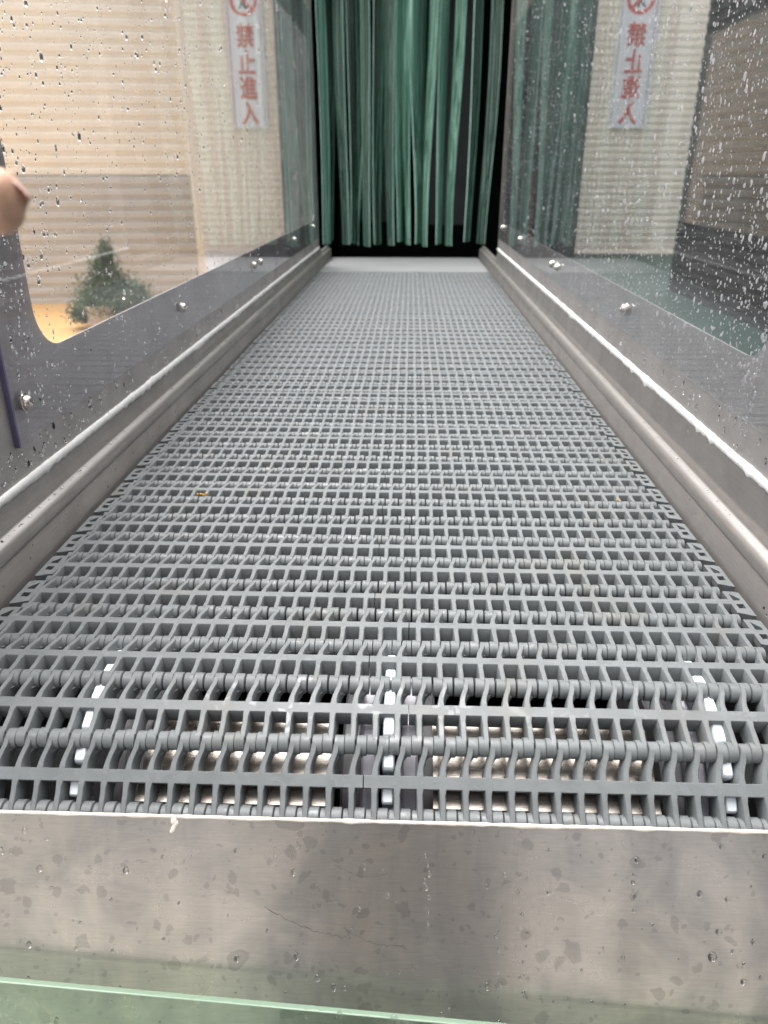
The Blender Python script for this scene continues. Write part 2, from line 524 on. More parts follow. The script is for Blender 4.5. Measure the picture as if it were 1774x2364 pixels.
# shrub in front of the cream building
pl = empty('potted_shrub', (-2.66, 6.75, 0), 'bushy green shrub in a pale pot before the cream building', 'shrub')
rnd = random.Random(3)
b = MB()
def leaf(b, c, size):
    d = Vector((rnd.gauss(0, 1), rnd.gauss(0, 1), rnd.gauss(0.4, 0.8))).normalized()
    s = d.cross(Vector((rnd.random() - .5, rnd.random() - .5, rnd.random() - .5))).normalized() * size * 0.32
    t = d * size
    b.add([c, c + t * 0.5 + s, c + t, c + t * 0.5 - s], [(0, 1, 2, 3)])
lobes = [((0.02, 0, 0.35), 0.30, 0.22), ((-0.12, 0.05, 0.25), 0.24, 0.16), ((0.25, 0, 0.30), 0.22, 0.20), ((0.0, 0, 0.60), 0.14, 0.18), ((0.04, 0.0, 0.78), 0.07, 0.13), ((-0.30, 0, 0.16), 0.14, 0.10), ((0.33, 0.05, 0.18), 0.15, 0.12)]
for (c, rx, rz) in lobes:
    for k in range(int(9000 * rx * rz / 0.1 * 1.5)):
        q = (Vector((rnd.gauss(0, 0.44) * rx, rnd.gauss(0, 0.44) * rx, rnd.gauss(0, 0.42) * rz)) + Vector(c)) * 0.82
        leaf(b, q, rnd.uniform(0.014, 0.034))
b.build('foliage', M['leaf'], pl, smooth=False)
b = MB(); b.tube([(0, 0, 0.02), (0.01, 0, 0.3), (0.03, 0, 0.75)], [0.03, 0.022, 0.006], 8); b.build('stem', M['bark'], pl)
b = MB()
b.loft([[Vector((math.cos(t) * r - 0.05, math.sin(t) * r, z)) for t in [2 * math.pi * k / 18 for k in range(18)]] for r, z in ((0.12, 0.0), (0.17, 0.20), (0.185, 0.20), (0.185, 0.225), (0.15, 0.225), (0.14, 0.17))])
b.build('pot', M['pot'], pl)

# ------------------------------------------------------------------ conveyor frame
cf = empty('conveyor_machine', (0, 1.6, 0), 'dark steel conveyor bed on legs beneath the grey belt', 'conveyor')
OFF = Vector((0, 1.6, 0))
def cb(name, m, *boxes):
    b = MB()
    for (x0, x1, y0, y1, z0, z1) in boxes:
        b.box(x0, x1, y0 - 1.6, y1 - 1.6, z0, z1)
    return b.build(name, m, cf)
cb('slider_bed', M['bed'], (-0.375, 0.33, 0.66, 3.74, ZB - 0.075, ZB - 0.045))
cb('bottom_pan', M['bed'], (-0.375, 0.33, 0.10, 3.74, ZB - 0.40, ZB - 0.38))
cb('side_skirt', M['skirt_steel'], (-0.40, -0.3765, 0.40, 3.6, ZB - 0.42, ZB - 0.03))
cb('side_skirt', M['skirt_steel'], (0.3265, 0.352, 0.40, 3.6, ZB - 0.42, ZB - 0.03))
for x in (-0.40, 0.305):
    for y in (0.62, 3.3):
        cb('leg', M['skirt_steel'], (x, x + 0.045, y, y + 0.045, 0, ZB - 0.421))

# ------------------------------------------------------------------ side guards
def guard(side):
    if side < 0:
        s_in, s_pl, y_end, win0, win1 = -0.372, -0.390, 3.38, 0.784, 3.25
        label = 'left steel side guard with white sealant bead, bolts and clear pane'
        fz, cz = -0.172, -0.288
    else:
        s_in, s_pl, y_end, win0, win1 = 0.319, 0.338, 3.10, 0.718, 2.98
        label = 'right steel side guard with white sealant bead, bolts and clear pane'
        fz, cz = -0.166, -0.268
    g = empty('side_guard', (s_pl, 1.6, ZB), label, 'side guard', 'side guards along the belt')
    o = Vector((s_pl, 1.6, ZB))
    def L(x, y, z): return Vector((x, y, z)) - o
    top = ZC + cz
    # rail profile: (outward offset, height)
    prof = [(0.000, ZB - 0.06), (0.000, ZB + 0.026), (0.0016, ZB + 0.0275), (0.0016, ZB + 0.0285), (0.000, ZB + 0.030), (0.0005, ZB + 0.036), (0.003, ZB + 0.041), (0.0065, ZB + 0.0435), (0.0105, ZB + 0.0445),
            (0.0122, ZB + 0.0465), (0.0126, ZB + 0.051), (0.0142, ZB + 0.0525), (0.0148, ZB + 0.057), (0.0165, top - 0.006), (0.0172, top)]
    sg = 1 if side > 0 else -1
    rings = []
    n = 40
    ye = 3.72
    for i in range(n + 1):
        y = 0.43 + (ye - 0.43) * i / n
        wob = 0.0005 * noise.noise((y * 5, side * 3, 0))
        rings.append([L(s_in + sg * (a + wob), y, z) for a, z in prof] + [L(s_in + sg * 0.024, y, top), L(s_in + sg * 0.024, y, ZB - 0.06)])
    # the last stretch of the rail, past the plate, is lower
    for i, r in enumerate(rings):
        y = 0.43 + (ye - 0.43) * i / n
        if y > y_end + 0.02:
            rings[i] = [Vector((p.x, p.y, min(p.z, 0.052 + 0.0001 * k))) for k, p in enumerate(r)]
    b = MB(); b.loft(rings); b.build('rail', M['rail_steel'], g, sharp=50)
    # side plate with a window
    z0, z1 = ZC + cz - 0.02, ZC + 0.62
    y0, y1 = 0.42, y_end
    wz0, wz1 = ZC + fz, ZC + 0.45
    rad = 0.05
    inner = []
    for (cy, czz, a0) in ((win1 - rad, wz1 - rad, 0), (win0 + rad, wz1 - rad, 90), (win0 + rad, wz0 + rad, 180), (win1 - rad, wz0 + rad, 270)):
        for k in range(9):
            t = R_(a0 + k * 90 / 8)
            inner.append((cy + math.cos(t) * rad, czz + math.sin(t) * rad))
    corners = {0: (y1, z1), 9: (y0, z1), 18: (y0, z0), 27: (y1, z0)}
    outer = []
    cs = [(y1, z1), (y0, z1), (y0, z0), (y1, z0)]
    for q in range(4):
        outer += [cs[q]] * 9
    t_ = 0.0022
    b = MB()
    N = len(inner)
    for xa in (s_pl, s_pl + sg * t_):
        vs = [L(xa, *p) for p in inner] + [L(xa, *p) for p in cs]
        fs = []
        for q in range(4):
            for k in range(8):
                i = q * 9 + k
                fs.append((i, i + 1, N + q))
            i = q * 9 + 8
            fs.append((i, (i + 1) % N, N + (q + 1) % 4, N + q))
        b.add(vs, fs)
    vs = [L(s_pl, *p) for p in inner] + [L(s_pl + sg * t_, *p) for p in inner]
    b.add(vs, [(i, (i + 1) % N, N + (i + 1) % N, N + i) for i in range(N)])
    vs = [L(s_pl, *p) for p in cs] + [L(s_pl + sg * t_, *p) for p in cs]
    b.add(vs, [(i, (i + 1) % 4, 4 + (i + 1) % 4, 4 + i) for i in range(4)])
    b.build('side_plate', M['plate_steel'], g, sharp=30)
    # clear pane on the inner face
    py0 = 0.70 if side < 0 else 0.64
    pz0 = ZC - 0.247 if side < 0 else ZC - 0.225
    xi, xo = s_pl - sg * 0.0045, s_pl - sg * 0.0006
    b = MB()
    ys = [py0, y_end - 0.05]
    b.box(*sorted((xi - o.x, xo - o.x)), ys[0] - o.y, ys[1] - o.y, pz0 - o.z, ZC + 0.55 - o.z)
    pn = b.build('clear_pane', M['pane'] if side < 0 else M['pane_wet'], g, smooth=False)
    b = MB()
    xf = xi - sg * 0.0005
    b.box(*sorted((xf - o.x, xo - o.x)), py0 - 0.0035 - o.y, py0 - 0.0004 - o.y, pz0 - 0.002 - o.z, ZC + 0.55 - o.z)
    b.build('protective_film', M['film'], g)
    # sealant bead: uneven, ragged lower edge
    b = MB()
    rings = []
    n = 420
    yb0, yb1 = 0.45, y_end
    for i in range(n + 1):
        y = yb0 + (yb1 - yb0) * (i / n) ** 1.6
        a = noise.noise((y * 22, side * 7, 1)); c = noise.noise((y * 70, side * 7, 5)); e = noise.noise((y * 9, side * 5, 9))
        r = 0.0043 + 0.0011 * a + 0.0011 * c
        dn = 0.0012 + 0.006 * max(0, c - 0.05) + 0.009 * max(0, e - 0.2)
        up = 0.0005 + 0.003 * max(0, -c - 0.3) + 0.004 * max(0, a - 0.35)
        cx = s_pl - sg * 0.0005
        ring = []
        for k in range(12):
            t = 2 * math.pi * k / 12
            zz = math.sin(t) * r
            zz += -dn if zz < -r * 0.5 else (up if zz > r * 0.5 else 0)
            ring.append(L(cx - sg * math.cos(t) * r * 0.6, y, top + 0.001 + zz))
        rings.append(ring)
    b.loft(rings)
    b.build('sealant_bead', M['sealant'], g, sharp=60)
    # dome bolts
    spots = [(0.724, -0.210, 1.0), (1.294, -0.207, 1.0), (1.931, -0.206, 1.0), (2.017, -0.207, 1.0), (2.631, -0.199, 1.0), (3.16, -0.19, 1)] if side < 0 else \
            [(0.60, -0.192, 1), (1.204, -0.191, 1.0), (1.799, -0.194, 1.0), (1.867, -0.194, 1.0), (2.446, -0.182, 1.0), (2.93, -0.178, 1.0)]
    first = None
    b = MB()
    prof = [(0.0, 0.0105), (0.0022, 0.0102), (0.0042, 0.0088), (0.0058, 0.0066), (0.0064, 0.0042), (0.0064, 0.0040), (0.0044, 0.0033), (0.0030, 0.0028)]
    pr = [(0.0095, 0.0), (0.0095, 0.0012), (0.0085, 0.0016), (0.0078, 0.0018), (0.0076, 0.0040), (0.0066, 0.0062), (0.0046, 0.0078), (0.0030, 0.0083), (0.0028, 0.0068), (0.0001, 0.0068)]
    rings = [[Vector((-sg * hh, math.cos(t) * rr, math.sin(t) * rr)) for t in [2 * math.pi * k / 20 for k in range(20)]] for rr, hh in pr]
    b.loft(rings)
    for (y, z, k) in spots:
        loc = Vector((xi, y, ZC + z)) - o
        if first is None:
            first = b.build('bolt', M['bolt_steel'], g, sharp=30, loc=loc)
        else:
            c = first.copy(); COL.objects.link(c); c.parent = g; c.location = loc
    return g, xi
gl_, xl = guard(-1)
gr_, xr = guard(1)

# ------------------------------------------------------------------ tunnel and its curtain
tn = empty('wash_tunnel', (0, 3.75, 0), 'dark wash tunnel at the far end of the belt behind the strip curtain', 'tunnel')
def tb(name, m, *boxes):
    b = MB()
    for (x0, x1, y0, y1, z0, z1) in boxes:
        b.box(x0, x1, y0 - 3.75, y1 - 3.75, z0, z1)
    return b.build(name, m, tn)
TT = ZC + 1.15
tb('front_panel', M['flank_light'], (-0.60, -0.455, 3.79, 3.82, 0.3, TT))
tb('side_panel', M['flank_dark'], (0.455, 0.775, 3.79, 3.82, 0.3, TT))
tb('housing', M['black'], (-0.60, -0.58, 3.82, 6.4, 0.3, TT), (0.755, 0.775, 3.82, 6.4, 0.3, TT), (-0.60, 0.775, 6.4, 6.42, 0.3, TT), (-0.60, 0.775, 3.79, 6.42, TT + 0.001, TT + 0.02), (-0.58, 0.755, 3.84, 6.4, ZB - 0.30, ZB - 0.28))
tb('lintel', M['flank_dark'], (-0.455, 0.455, 3.795, 3.82, TT - 0.18, TT))
tb('inner_board', M['inner_grey'], (0.10, 0.33, 4.5, 4.52, ZB + 0.10, TT - 0.2), (-0.30, -0.12, 4.8, 4.82, ZB + 0.10, TT - 0.2))
tb('inner_post', M['rust'], (0.066, 0.083, 4.05, 4.07, ZB + 0.06, ZB + 0.36))
for bx in ((-0.58, -0.52, 3.83, 3.9, 0, 0.3), (0.70, 0.755, 3.83, 3.9, 0, 0.3), (-0.58, -0.52, 6.3, 6.37, 0, 0.3), (0.70, 0.755, 6.3, 6.37, 0, 0.3)):
    tb('leg', M['skirt_steel'], bx)

tp = MB()
tp.loft([[Vector((x, y, z)) for (y, z) in ((3.165, ZB - 0.010), (3.17, ZB - 0.001), (3.74, ZB - 0.001), (3.765, ZB - 0.006), (3.775, ZB - 0.02), (3.17, ZB - 0.02))] for x in (-0.368, 0.315)])
tag(tp.build('transfer_plate', M['transfer'], sharp=50), 'smooth pale plate between the belt end and the curtain', 'plate')

ordw = ['first', 'second', 'third', 'fourth', 'fifth', 'sixth', 'seventh', 'eighth', 'ninth', 'tenth', 'eleventh', 'twelfth', 'thirteenth', 'fourteenth', 'fifteenth', 'sixteenth', 'seventeenth', 'eighteenth']
#        bottom x, width at bottom, top x, width at top, depth, twist
strips = [(-0.400, 0.046, -0.404, 0.056, 0.000, 12), (-0.322, 0.056, -0.326, 0.070, 0.010, -20), (-0.272, 0.046, -0.268, 0.060, 0.030, 25),
          (-0.209, 0.042, -0.218, 0.056, 0.004, -18), (-0.160, 0.044, -0.156, 0.060, 0.022, 24), (-0.098, 0.046, -0.106, 0.062, 0.006, -14),
          (-0.054, 0.028, -0.056, 0.055, 0.030, 35), (-0.018, 0.034, -0.030, 0.060, 0.012, -28), (0.034, 0.036, 0.010, 0.048, 0.018, 30),
          (0.062, 0.034, 0.086, 0.056, 0.000, -25), (0.130, 0.032, 0.138, 0.050, 0.014, 26), (0.180, 0.042, 0.200, 0.062, 0.000, -18),
          (0.270, 0.042, 0.285, 0.060, 0.010, 20), (0.340, 0.044, 0.356, 0.066, 0.002, -16)]
rear = [(-0.402, 0.036, -0.372, 0.048, 0.075, 20), (-0.270, 0.034, -0.244, 0.046, 0.085, -22), (-0.160, 0.034, -0.132, 0.046, 0.080, 18), (-0.096, 0.030, -0.080, 0.044, 0.090, -20),
        (0.034, 0.030, 0.044, 0.044, 0.078, 24)]
strips = strips + rear
for i, (xb, wb, xt, wt, dy, tw) in enumerate(strips):
    rs = random.Random(40 + i)
    zt = TT - 0.12
    zbt = ZC - 0.311 + rs.uniform(-0.012, 0.012)
    b = MB()
    rings = []
    nz, nx = 30, 9
    ph = rs.uniform(0, 6)
    for k in range(nz + 1):
        t = k / nz
        z = zbt + (zt - zbt) * t
        e = min(1, t / 0.62)
        e = e * e * (3 - 2 * e)
        cx = xb + (xt - xb) * e + 0.006 * math.sin(5.5 * t + ph) * (1 - t * 0.5)
        w = 0.060
        want = min(0.059, (wb + (wt - wb) * e) * 0.68)
        ang = math.acos(min(1, want / w)) * (1 if tw > 0 else -1)
        curl = 0.005 * math.cos(3 * t + ph)
        fr, bk = [], []
        for j in range(nx):
            q = j / (nx - 1) - 0.5
            dx = q * w
            dd = curl * (1 - 4 * q * q) + 0.0022 * math.cos(q * 40 + ph)
            x = cx + dx * math.cos(ang) - dd * math.sin(ang)
            y = dx * math.sin(ang) + dd * math.cos(ang)
            n_ = Vector((-math.sin(ang), math.cos(ang), 0))
            fr.append(Vector((x, 3.86 + dy + y, z)))
            bk.append(Vector((x, 3.86 + dy + y, z)) + n_ * 0.004)
        rings.append(fr + bk[::-1])
    b.loft(rings)
    for q, f in enumerate(b.f):
        if q % (2 * nx) in (nx - 1, 2 * nx - 1) or len(f) > 4:
            b.m[q] = 1
    kind = 'mdgdgdmmmmmmddgdgdmdgd'[i]
    smat = {'m': M['strip_mint'], 'd': M['strip_dull'], 'g': M['strip_grey']}[kind]
    if i >= 14:
        gaps = ['set back between the first and second front strips', 'set back between the third and fourth front strips', 'between the fifth and sixth front strips, set back', 'between the sixth and seventh front strips, set back', 'set back beside the ninth front strip', 'between the tenth and eleventh front strips, set back', 'between the twelfth and thirteenth front strips, set back', 'between the last two front strips, set back']
    where = 'leftmost' if i == 0 else ('rightmost' if i == 13 else ordw[min(i, 13)] + ' from the left')
    look = ['bright green', 'broad mottled green', 'dim grey', 'narrow dull green', 'grey green', 'mottled dark green', 'thin dim green', 'slim green', 'leaning pale green', 'bright mint', 'thin mint', 'bright leaning mint', 'smooth teal', 'bright teal'][min(i, 13)]
    lab = '%s plastic curtain strip, %s in the front row' % (look, where) if i < 14 else 'rear plastic curtain strip %s' % gaps[i - 14]
    tag(b.build('curtain_strip', [smat, M['strip_edge']], sharp=50), lab, 'curtain strip', 'curtain strips hanging in the tunnel mouth')

# ------------------------------------------------------------------ belt
P, RP = 0.0508, 0.0163
XL, XR = -0.3655, 0.3135
NR = 40
RK = 0.0073
HZ = -0.0075
def belt_mesh(seam_i):
    b = MB()
    X0 = XL + 0.0105
    xs = [X0 + RP * (i + 0.5) for i in range(NR)]
    # cross bar, split where two modules meet
    sx = X0 + RP * seam_i
    for (a, c) in ((xs[0] - 0.003, sx - 0.0004), (sx + 0.0004, xs[-1] + 0.0105)):
        sec = [(-0.0046, -0.0155), (-0.0046, -0.0008), (-0.0040, 0.0), (0.0040, 0.0), (0.0046, -0.0008), (0.0046, -0.0155)]
        b.loft([[Vector((x, y, z)) for y, z in sec] for x in (a, c)])
    def finger(x, d):
        # d=+1: away from the viewer, d=-1: towards the viewer
        st = [(0.0040, 0.0, 0.0000, -0.0152), (0.0085, 0.0002 * d, -0.0001, -0.0152), (0.0120, 0.0008 * (d > 0), -0.0004, -0.0152),
              (0.0160, 0.0020 * (d > 0), -0.0004, -0.0152), (0.0200, 0.0034 * (d > 0), -0.0004, -0.0150), (0.0254, 0.0040 * (d > 0), -0.0002, -0.0147)]
        rings = []
        for (y, ox, zt, zb_) in st:
            hw = 0.0022 + (0.0006 if y < 0.006 else 0)
            hb = hw + 0.0006
            cx = x + ox
            rings.append([Vector((cx - hb, d * y, zb_)), Vector((cx - hw, d * y, zt - 0.0007)), Vector((cx - hw + 0.0006, d * y, zt)),
                          Vector((cx + hw - 0.0006, d * y, zt)), Vector((cx + hw, d * y, zt - 0.0007)), Vector((cx + hb, d * y, zb_))])
        b.loft(rings)
        if d > 0:
            k0, k1 = x + 0.0022, x + 0.0097
        else:
            k0, k1 = x - 0.0058, x + 0.0017
        rings = []
        for (kx, kr) in ((k0, RK - 0.0005), (k0 + 0.0004, RK), (k1 - 0.0004, RK), (k1, RK - 0.0005)):
            rings.append([Vector((kx, d * P / 2 + math.cos(t) * kr, HZ + math.sin(t) * kr)) for t in [2 * math.pi * k / 18 for k in range(18)]])
        b.loft(rings)
        # gusset between finger and knuckle
        gx0 = k1 - 0.0004 if d < 0 else k0 + 0.0004
        gx1 = k0 + 0.0010 if d < 0 else k1 - 0.0010
        cx = x + (0.0030 if d > 0 else 0)
        g = [Vector((cx, d * 0.0135, -0.0118)), Vector((gx1, d * 0.0205, -0.0120)), Vector((gx1, d * 0.0205, -0.0085)), Vector((cx, d * 0.0135, -0.0055))]
        g2 = [Vector((cx, d * 0.022, -0.0118)), Vector((gx1, d * 0.0225, -0.0120)), Vector((gx1, d * 0.0225, -0.0085)), Vector((cx, d * 0.022, -0.0055))]
        b.loft([g, g2])
    for x in xs:
        finger(x, 1)
        finger(x, -1)
    # edge pieces with a triangular and a square opening
    for sgn, xe in ((-1, XL), (1, XR)):
        xi = xs[0] - 0.0022 if sgn < 0 else xs[-1] + 0.0100
        w = abs(xe - xi)
        def ex(q): return xi + sgn * q * w
        def slab(poly, z0=-0.0065, z1=-0.0003):
            b.loft([[Vector((ex(q), y, z)) for q, y in poly] for z in (z0, z1)])
        slab([(0.0, -0.0190), (0.30, -0.0205), (0.30, 0.0190), (0.0, 0.0190)])
        slab([(0.74, -0.0235), (1.0, -0.0245), (1.0, 0.0165), (0.74, 0.0185)])
        slab([(0.30, 0.0150), (0.74, 0.0060), (0.74, 0.0185), (0.30, 0.0190)])
        slab([(0.30, -0.0040), (0.74, -0.0040), (0.74, 0.0025), (0.30, 0.0025)])
        slab([(0.30, -0.0205), (0.74, -0.0235), (0.74, -0.0115), (0.30, -0.0115)])
    return b
belt = empty('conveyor_belt', (0, 1.8, ZB), 'grey plastic open mesh modular belt running into the tunnel', 'conveyor belt')
protoA = belt_mesh(20).build('belt_row', M['belt'], belt, sharp=40)
protoB = belt_mesh(22).build('belt_row', M['belt'], belt, sharp=40)
rows = []
H1 = 0.4846
for k in range(2, 55):
    rows.append((H1 + P * (k - 2 + 0.5), 0.0, 0.0))
# rows bending over the sprockets
y, z = H1, HZ
for al in (20, 44, 68, 92, 112):
    a = R_(al)
    y2, z2 = y - P * math.cos(a), z - P * math.sin(a)
    rows.append(((y + y2) / 2 - 0, (z + z2) / 2, a))
    y, z = y2, z2
for i, (y, z, a) in enumerate(rows):
    o = protoA if i == 0 else (protoB if i == 1 else (protoA if i % 2 == 0 else protoB).copy())
    if i > 1:
        COL.objects.link(o); o.parent = belt
    # z given is the hinge line: lift the module so that its hinge axis lies on it
    if a:
        up = Vector((0, -math.sin(a), math.cos(a)))
        c = Vector((0, y, ZB + z)) - up * HZ
    else:
        c = Vector((0, y, ZB))
    o.rotation_euler = (a, 0, 0)
    o.location = c - belt.location + Vector((0.0005 * math.sin(i * 4.7), 0.0003 * math.sin(i * 3.1), 0.0005 * math.sin(i * 2.3)))
    o.rotation_euler.y = 0.0012 * math.sin(i * 5.9)

# ------------------------------------------------------------------ shaft and sprockets below the belt
SC = Vector((0, 0.5015, ZC - 0.4805))
sf = empty('drive_shaft', SC, 'brushed steel bar seen through the front rows of the belt', 'shaft')
def bar(x0, x1):
    b = MB()
    # flat steel face turned towards the open end
    sec = [(-0.018, 0.0935), (-0.020, 0.0942), (-0.090, 0.0605), (-0.091, 0.057), (-0.085, 0.048), (-0.010, 0.086)]
    b.loft([[Vector((x, yy, zz)) for yy, zz in sec] for x in (x0, x1)])
    return b
bar(-0.197, -0.052).build('steel_face', M['shaft_steel'], sf, sharp=30)
bar(0.022, 0.186).build('steel_face', M['shaft_steel'], sf, sharp=30)
b = MB(); b.box(-0.355, 0.31, -0.025, 0.025, -0.025, 0.025); b.build('core', M['bed'], sf)

def sprocket(x, hubs, label):
    s = empty('sprocket', SC + Vector((x, 0, 0)), label, 'sprocket', 'white sprockets under the belt')
    def disc(name, x0, x1, r, m, n=48, hole=0.03, cham=0.002):
        b = MB()
        rings = [[Vector((xx, -math.sin(t) * rr, math.cos(t) * rr)) for t in [2 * math.pi * k / n for k in range(n)]]
                 for xx, rr in ((x0, hole), (x0, r - cham), (x0 + cham, r), (x1 - cham, r), (x1, r - cham), (x1, hole))]
        b.loft(rings, cap=False)
        return b.build(name, m, s, sharp=40)
    disc('tooth_disc', -0.0035, 0.0035, 0.090, M['hub_plastic'])
    b = MB()
    for k in range(30):
        t = R_(20 + 12 * k + 6 + 0.5)
        rr = Vector((0, -math.sin(t), math.cos(t))); tt = Vector((0, -math.cos(t), -math.sin(t)))
        rings = []
        for (rad, hw, hl) in ((0.089, 0.0046, 0.0090), (0.110, 0.0046, 0.0086), (0.1138, 0.0042, 0.0078), (0.1152, 0.0032, 0.0062)):
            rings.append([rr * rad + Vector((a * hw, 0, 0)) + tt * (c * hl) for a, c in ((-1, -.8), (-.8, -1), (.8, -1), (1, -.8), (1, .8), (.8, 1), (-.8, 1), (-1, .8))])
        b.loft(rings)
    b.build('tooth_ring', M['white_plastic'], s, sharp=40)
    for (x0, x1, r, mk) in hubs:
        disc('hub', x0, x1, r, M[mk])
    return s
sprocket(-0.2394, [(0.0100, 0.026, 0.086, 'hub_grey'), (0.028, 0.045, 0.088, 'hub_grey')], 'white toothed sprocket under the left side of the belt')
sprocket(-0.0112, [(-0.021, -0.009, 0.097, 'hub_plastic'), (0.0095, 0.022, 0.097, 'hub_plastic'), (-0.037, -0.022, 0.084, 'hub_grey'), (0.024, 0.036, 0.084, 'hub_grey')], 'white toothed sprocket under the middle of the belt')
sprocket(0.2333, [(-0.020, -0.008, 0.096, 'hub_plastic'), (-0.038, -0.022, 0.086, 'hub_grey'), (0.013, 0.019, 0.086, 'hub_grey')], 'white toothed sprocket under the right side of the belt')

# ------------------------------------------------------------------ front plate
TILT = R_(25)
FO = Vector((-0.01, 0.388, ZC - 0.4095))
DN = Vector((0, -math.sin(TILT), -math.cos(TILT)))
NM = Vector((0, -math.cos(TILT), math.sin(TILT)))
fp = empty('front_plate', FO, 'water stained stainless steel plate at the near end of the belt', 'steel plate')
def F(x, w, n=0.0):
    return Vector((x, 0, 0)) + DN * w + NM * n
b = MB()
sec = [(0.0, 0.0), (0.0008, 0.0006), (0.30, 0.0006), (0.30, -0.0018), (0.0, -0.0018)]
b.loft([[F(x, w, n) for w, n in sec] for x in (-0.44, 0.45)])
b.build('plate', M['front_steel'], fp, sharp=30)
b = MB()
rings = []
for i in range(361):
    x = -0.43 + 0.86 * i / 360
    a = noise.noise((x * 60, 3, 1)); c = noise.noise((x * 160, 5, 2)); e = noise.noise((x * 14, 8, 2))
    r = 0.0013 + 0.0004 * a + 0.0004 * c
    dn = 0.001 * max(0, a) + 0.0022 * max(0, e - .3)
    rings.append([F(x, -0.0002 - math.sin(t) * r + (dn if math.sin(t) < 0 else 0), 0.0004 + math.cos(t) * r * 0.7) for t in [2 * math.pi * k / 10 for k in range(10)]])
b.loft(rings)
b.build('sealant_bead', M['sealant_cream'], fp, sharp=60)
# a drip of sealant
b = MB()
for (x, w, r) in ((-0.1495, 0.0025, 0.0024), (-0.1482, 0.0045, 0.0020), (-0.1490, 0.0065, 0.0016), (-0.1500, 0.0085, 0.0017), (-0.1512, 0.0102, 0.0011)):
    rings = [[F(x + math.cos(t) * r * q, w + math.sin(t) * r * 1.4 * q, 0.0006 + r * 0.5 * hq) for t in [2 * math.pi * k / 9 for k in range(9)]] for q, hq in ((1, 0), (0.8, 0.6), (0.4, 1), (0.05, 1.05))]
    b.loft(rings)
b.build('sealant_drip', M['sealant_cream'], fp, sharp=70)
# long hair scratch
b = MB()
rs = random.Random(5)
def scratch(x0, w0, x1, w1, n, wob, r):
    pts = []
    for i in range(n + 1):
        t = i / n
        pts.append(F(x0 + (x1 - x0) * t, w0 + (w1 - w0) * t + rs.uniform(-wob, wob) + 0.005 * math.sin(t * 3), 0.0006))
    b.tube(pts, [r * rs.uniform(0.4, 1.3) for _ in pts], 5, NM)
scratch(-0.085, 0.060, -0.025, 0.079, 34, 0.0009, 0.00022)
scratch(-0.030, 0.073, 0.012, 0.083, 18, 0.0005, 0.00018)
scratch(-0.035, 0.031, 0.000, 0.034, 8, 0.0002, 0.00014)
b.build('scratch', M['scratch'], fp)

# tinted glass leaning in front of the plate
gp = empty('glass_sheet', FO + DN * 0.1205 + NM * 0.016, 'green tinted glass sheet leaning before the steel plate', 'glass sheet')
A = R_(-3.3)
def G(x, w, n):
    return Vector((x * math.cos(A), 0, 0)) + DN * (w - x * math.sin(A)) + NM * n
b = MB()
b.loft([[G(x, w, n) for w, n in ((0.0006, 0.0), (0.0006, 0.005), (0.30, 0.005), (0.30, 0.0))] for x in (-0.5, 0.5)])
b.build('sheet', M['green_glass'], gp, smooth=False)
b = MB()
b.loft([[G(x, w, n) for w, n in ((0.0, -0.0002), (-0.0006, 0.0004), (-0.0006, 0.0046), (0.0, 0.0052), (0.0005, 0.0052), (0.0005, -0.0002))] for x in (-0.5, 0.5)])
b.build('ground_edge', M['glass_edge'], gp, sharp=30)

# ------------------------------------------------------------------ water
def cap(b, c, n, up, rw, rh, th, seg=10):
    """drop on a surface: c centre, n normal, up the direction it is stretched along"""
    side = up.cross(n).normalized()
    rings = []
    for q, hh in ((0.97, 0.0), (1.0, 0.12), (0.86, 0.55), (0.55, 0.88), (0.2, 1.0)):
        ring = []
        for k in range(seg):
            t = 2 * math.pi * k / seg
            v_ = math.sin(t)
            taper = 1 - 0.28 * max(0, v_)
            ring.append(c + side * (math.cos(t) * rw * q * taper) + up * (v_ * rh * q) + n * (th * hh + 0.00005))
        rings.append(ring)
    b.loft(rings)

def pane_drops(name, xi, sg, n, seed, label, small, dens):
    rs = random.Random(seed)
    b = MB()
    nn = Vector((-sg, 0, 0)); up = Vector((0, 0, 1))
    made = 0
    while made < n:
        y = 0.72 + 2.3 * rs.random() ** 1.7
        z = ZC + rs.uniform(-0.24, 0.48)
        if rs.random() > dens(y, z - ZC):
            continue
        big = rs.random()
        r = (rs.uniform(0.0022, 0.0036) if big > 0.95 else (rs.uniform(0.0013, 0.0022) if big > 0.70 else rs.uniform(0.0006, 0.0013))) * small
        el = rs.uniform(1.1, 2.0)
        cap(b, Vector((xi, y, z)), nn, up, r, r * el, r * 0.75, 8)
        made += 1
        if sg > 0 and made % 3 == 0:      # fine mist further along the pane
            q = rs.uniform(0.0005, 0.0010)
            cap(b, Vector((xi, rs.uniform(1.2, 2.9), ZC + rs.uniform(-0.2, 0.42))), nn, up, q, q * 1.4, q * 0.6, 7)
        if rs.random() < 0.12:       # trails of beads running down
            for k in range(rs.randint(2, 6)):
                rr = r * rs.uniform(0.3, 0.7)
                cap(b, Vector((xi, y + rs.gauss(0, 0.001), z - (k + 1) * rs.uniform(0.006, 0.012))), nn, up, rr, rr * 1.6, rr * 0.6, 8)
    o = b.build(name, M['water'] if sg < 0 else M['water_sky_glint'], sharp=60)
    return tag(o, label, 'water drops', None, 'stuff')
pane_drops('water_drops', xl, -1, 3400, 1, 'fine water drops scattered over the left clear pane', 0.95, lambda y, z: 1.0)
pane_drops('water_drops', xr, 1, 6500, 2, 'dense bright water drops over the right clear pane', 0.72, lambda y, z: 1.0 if y < 1.6 else 0.35)

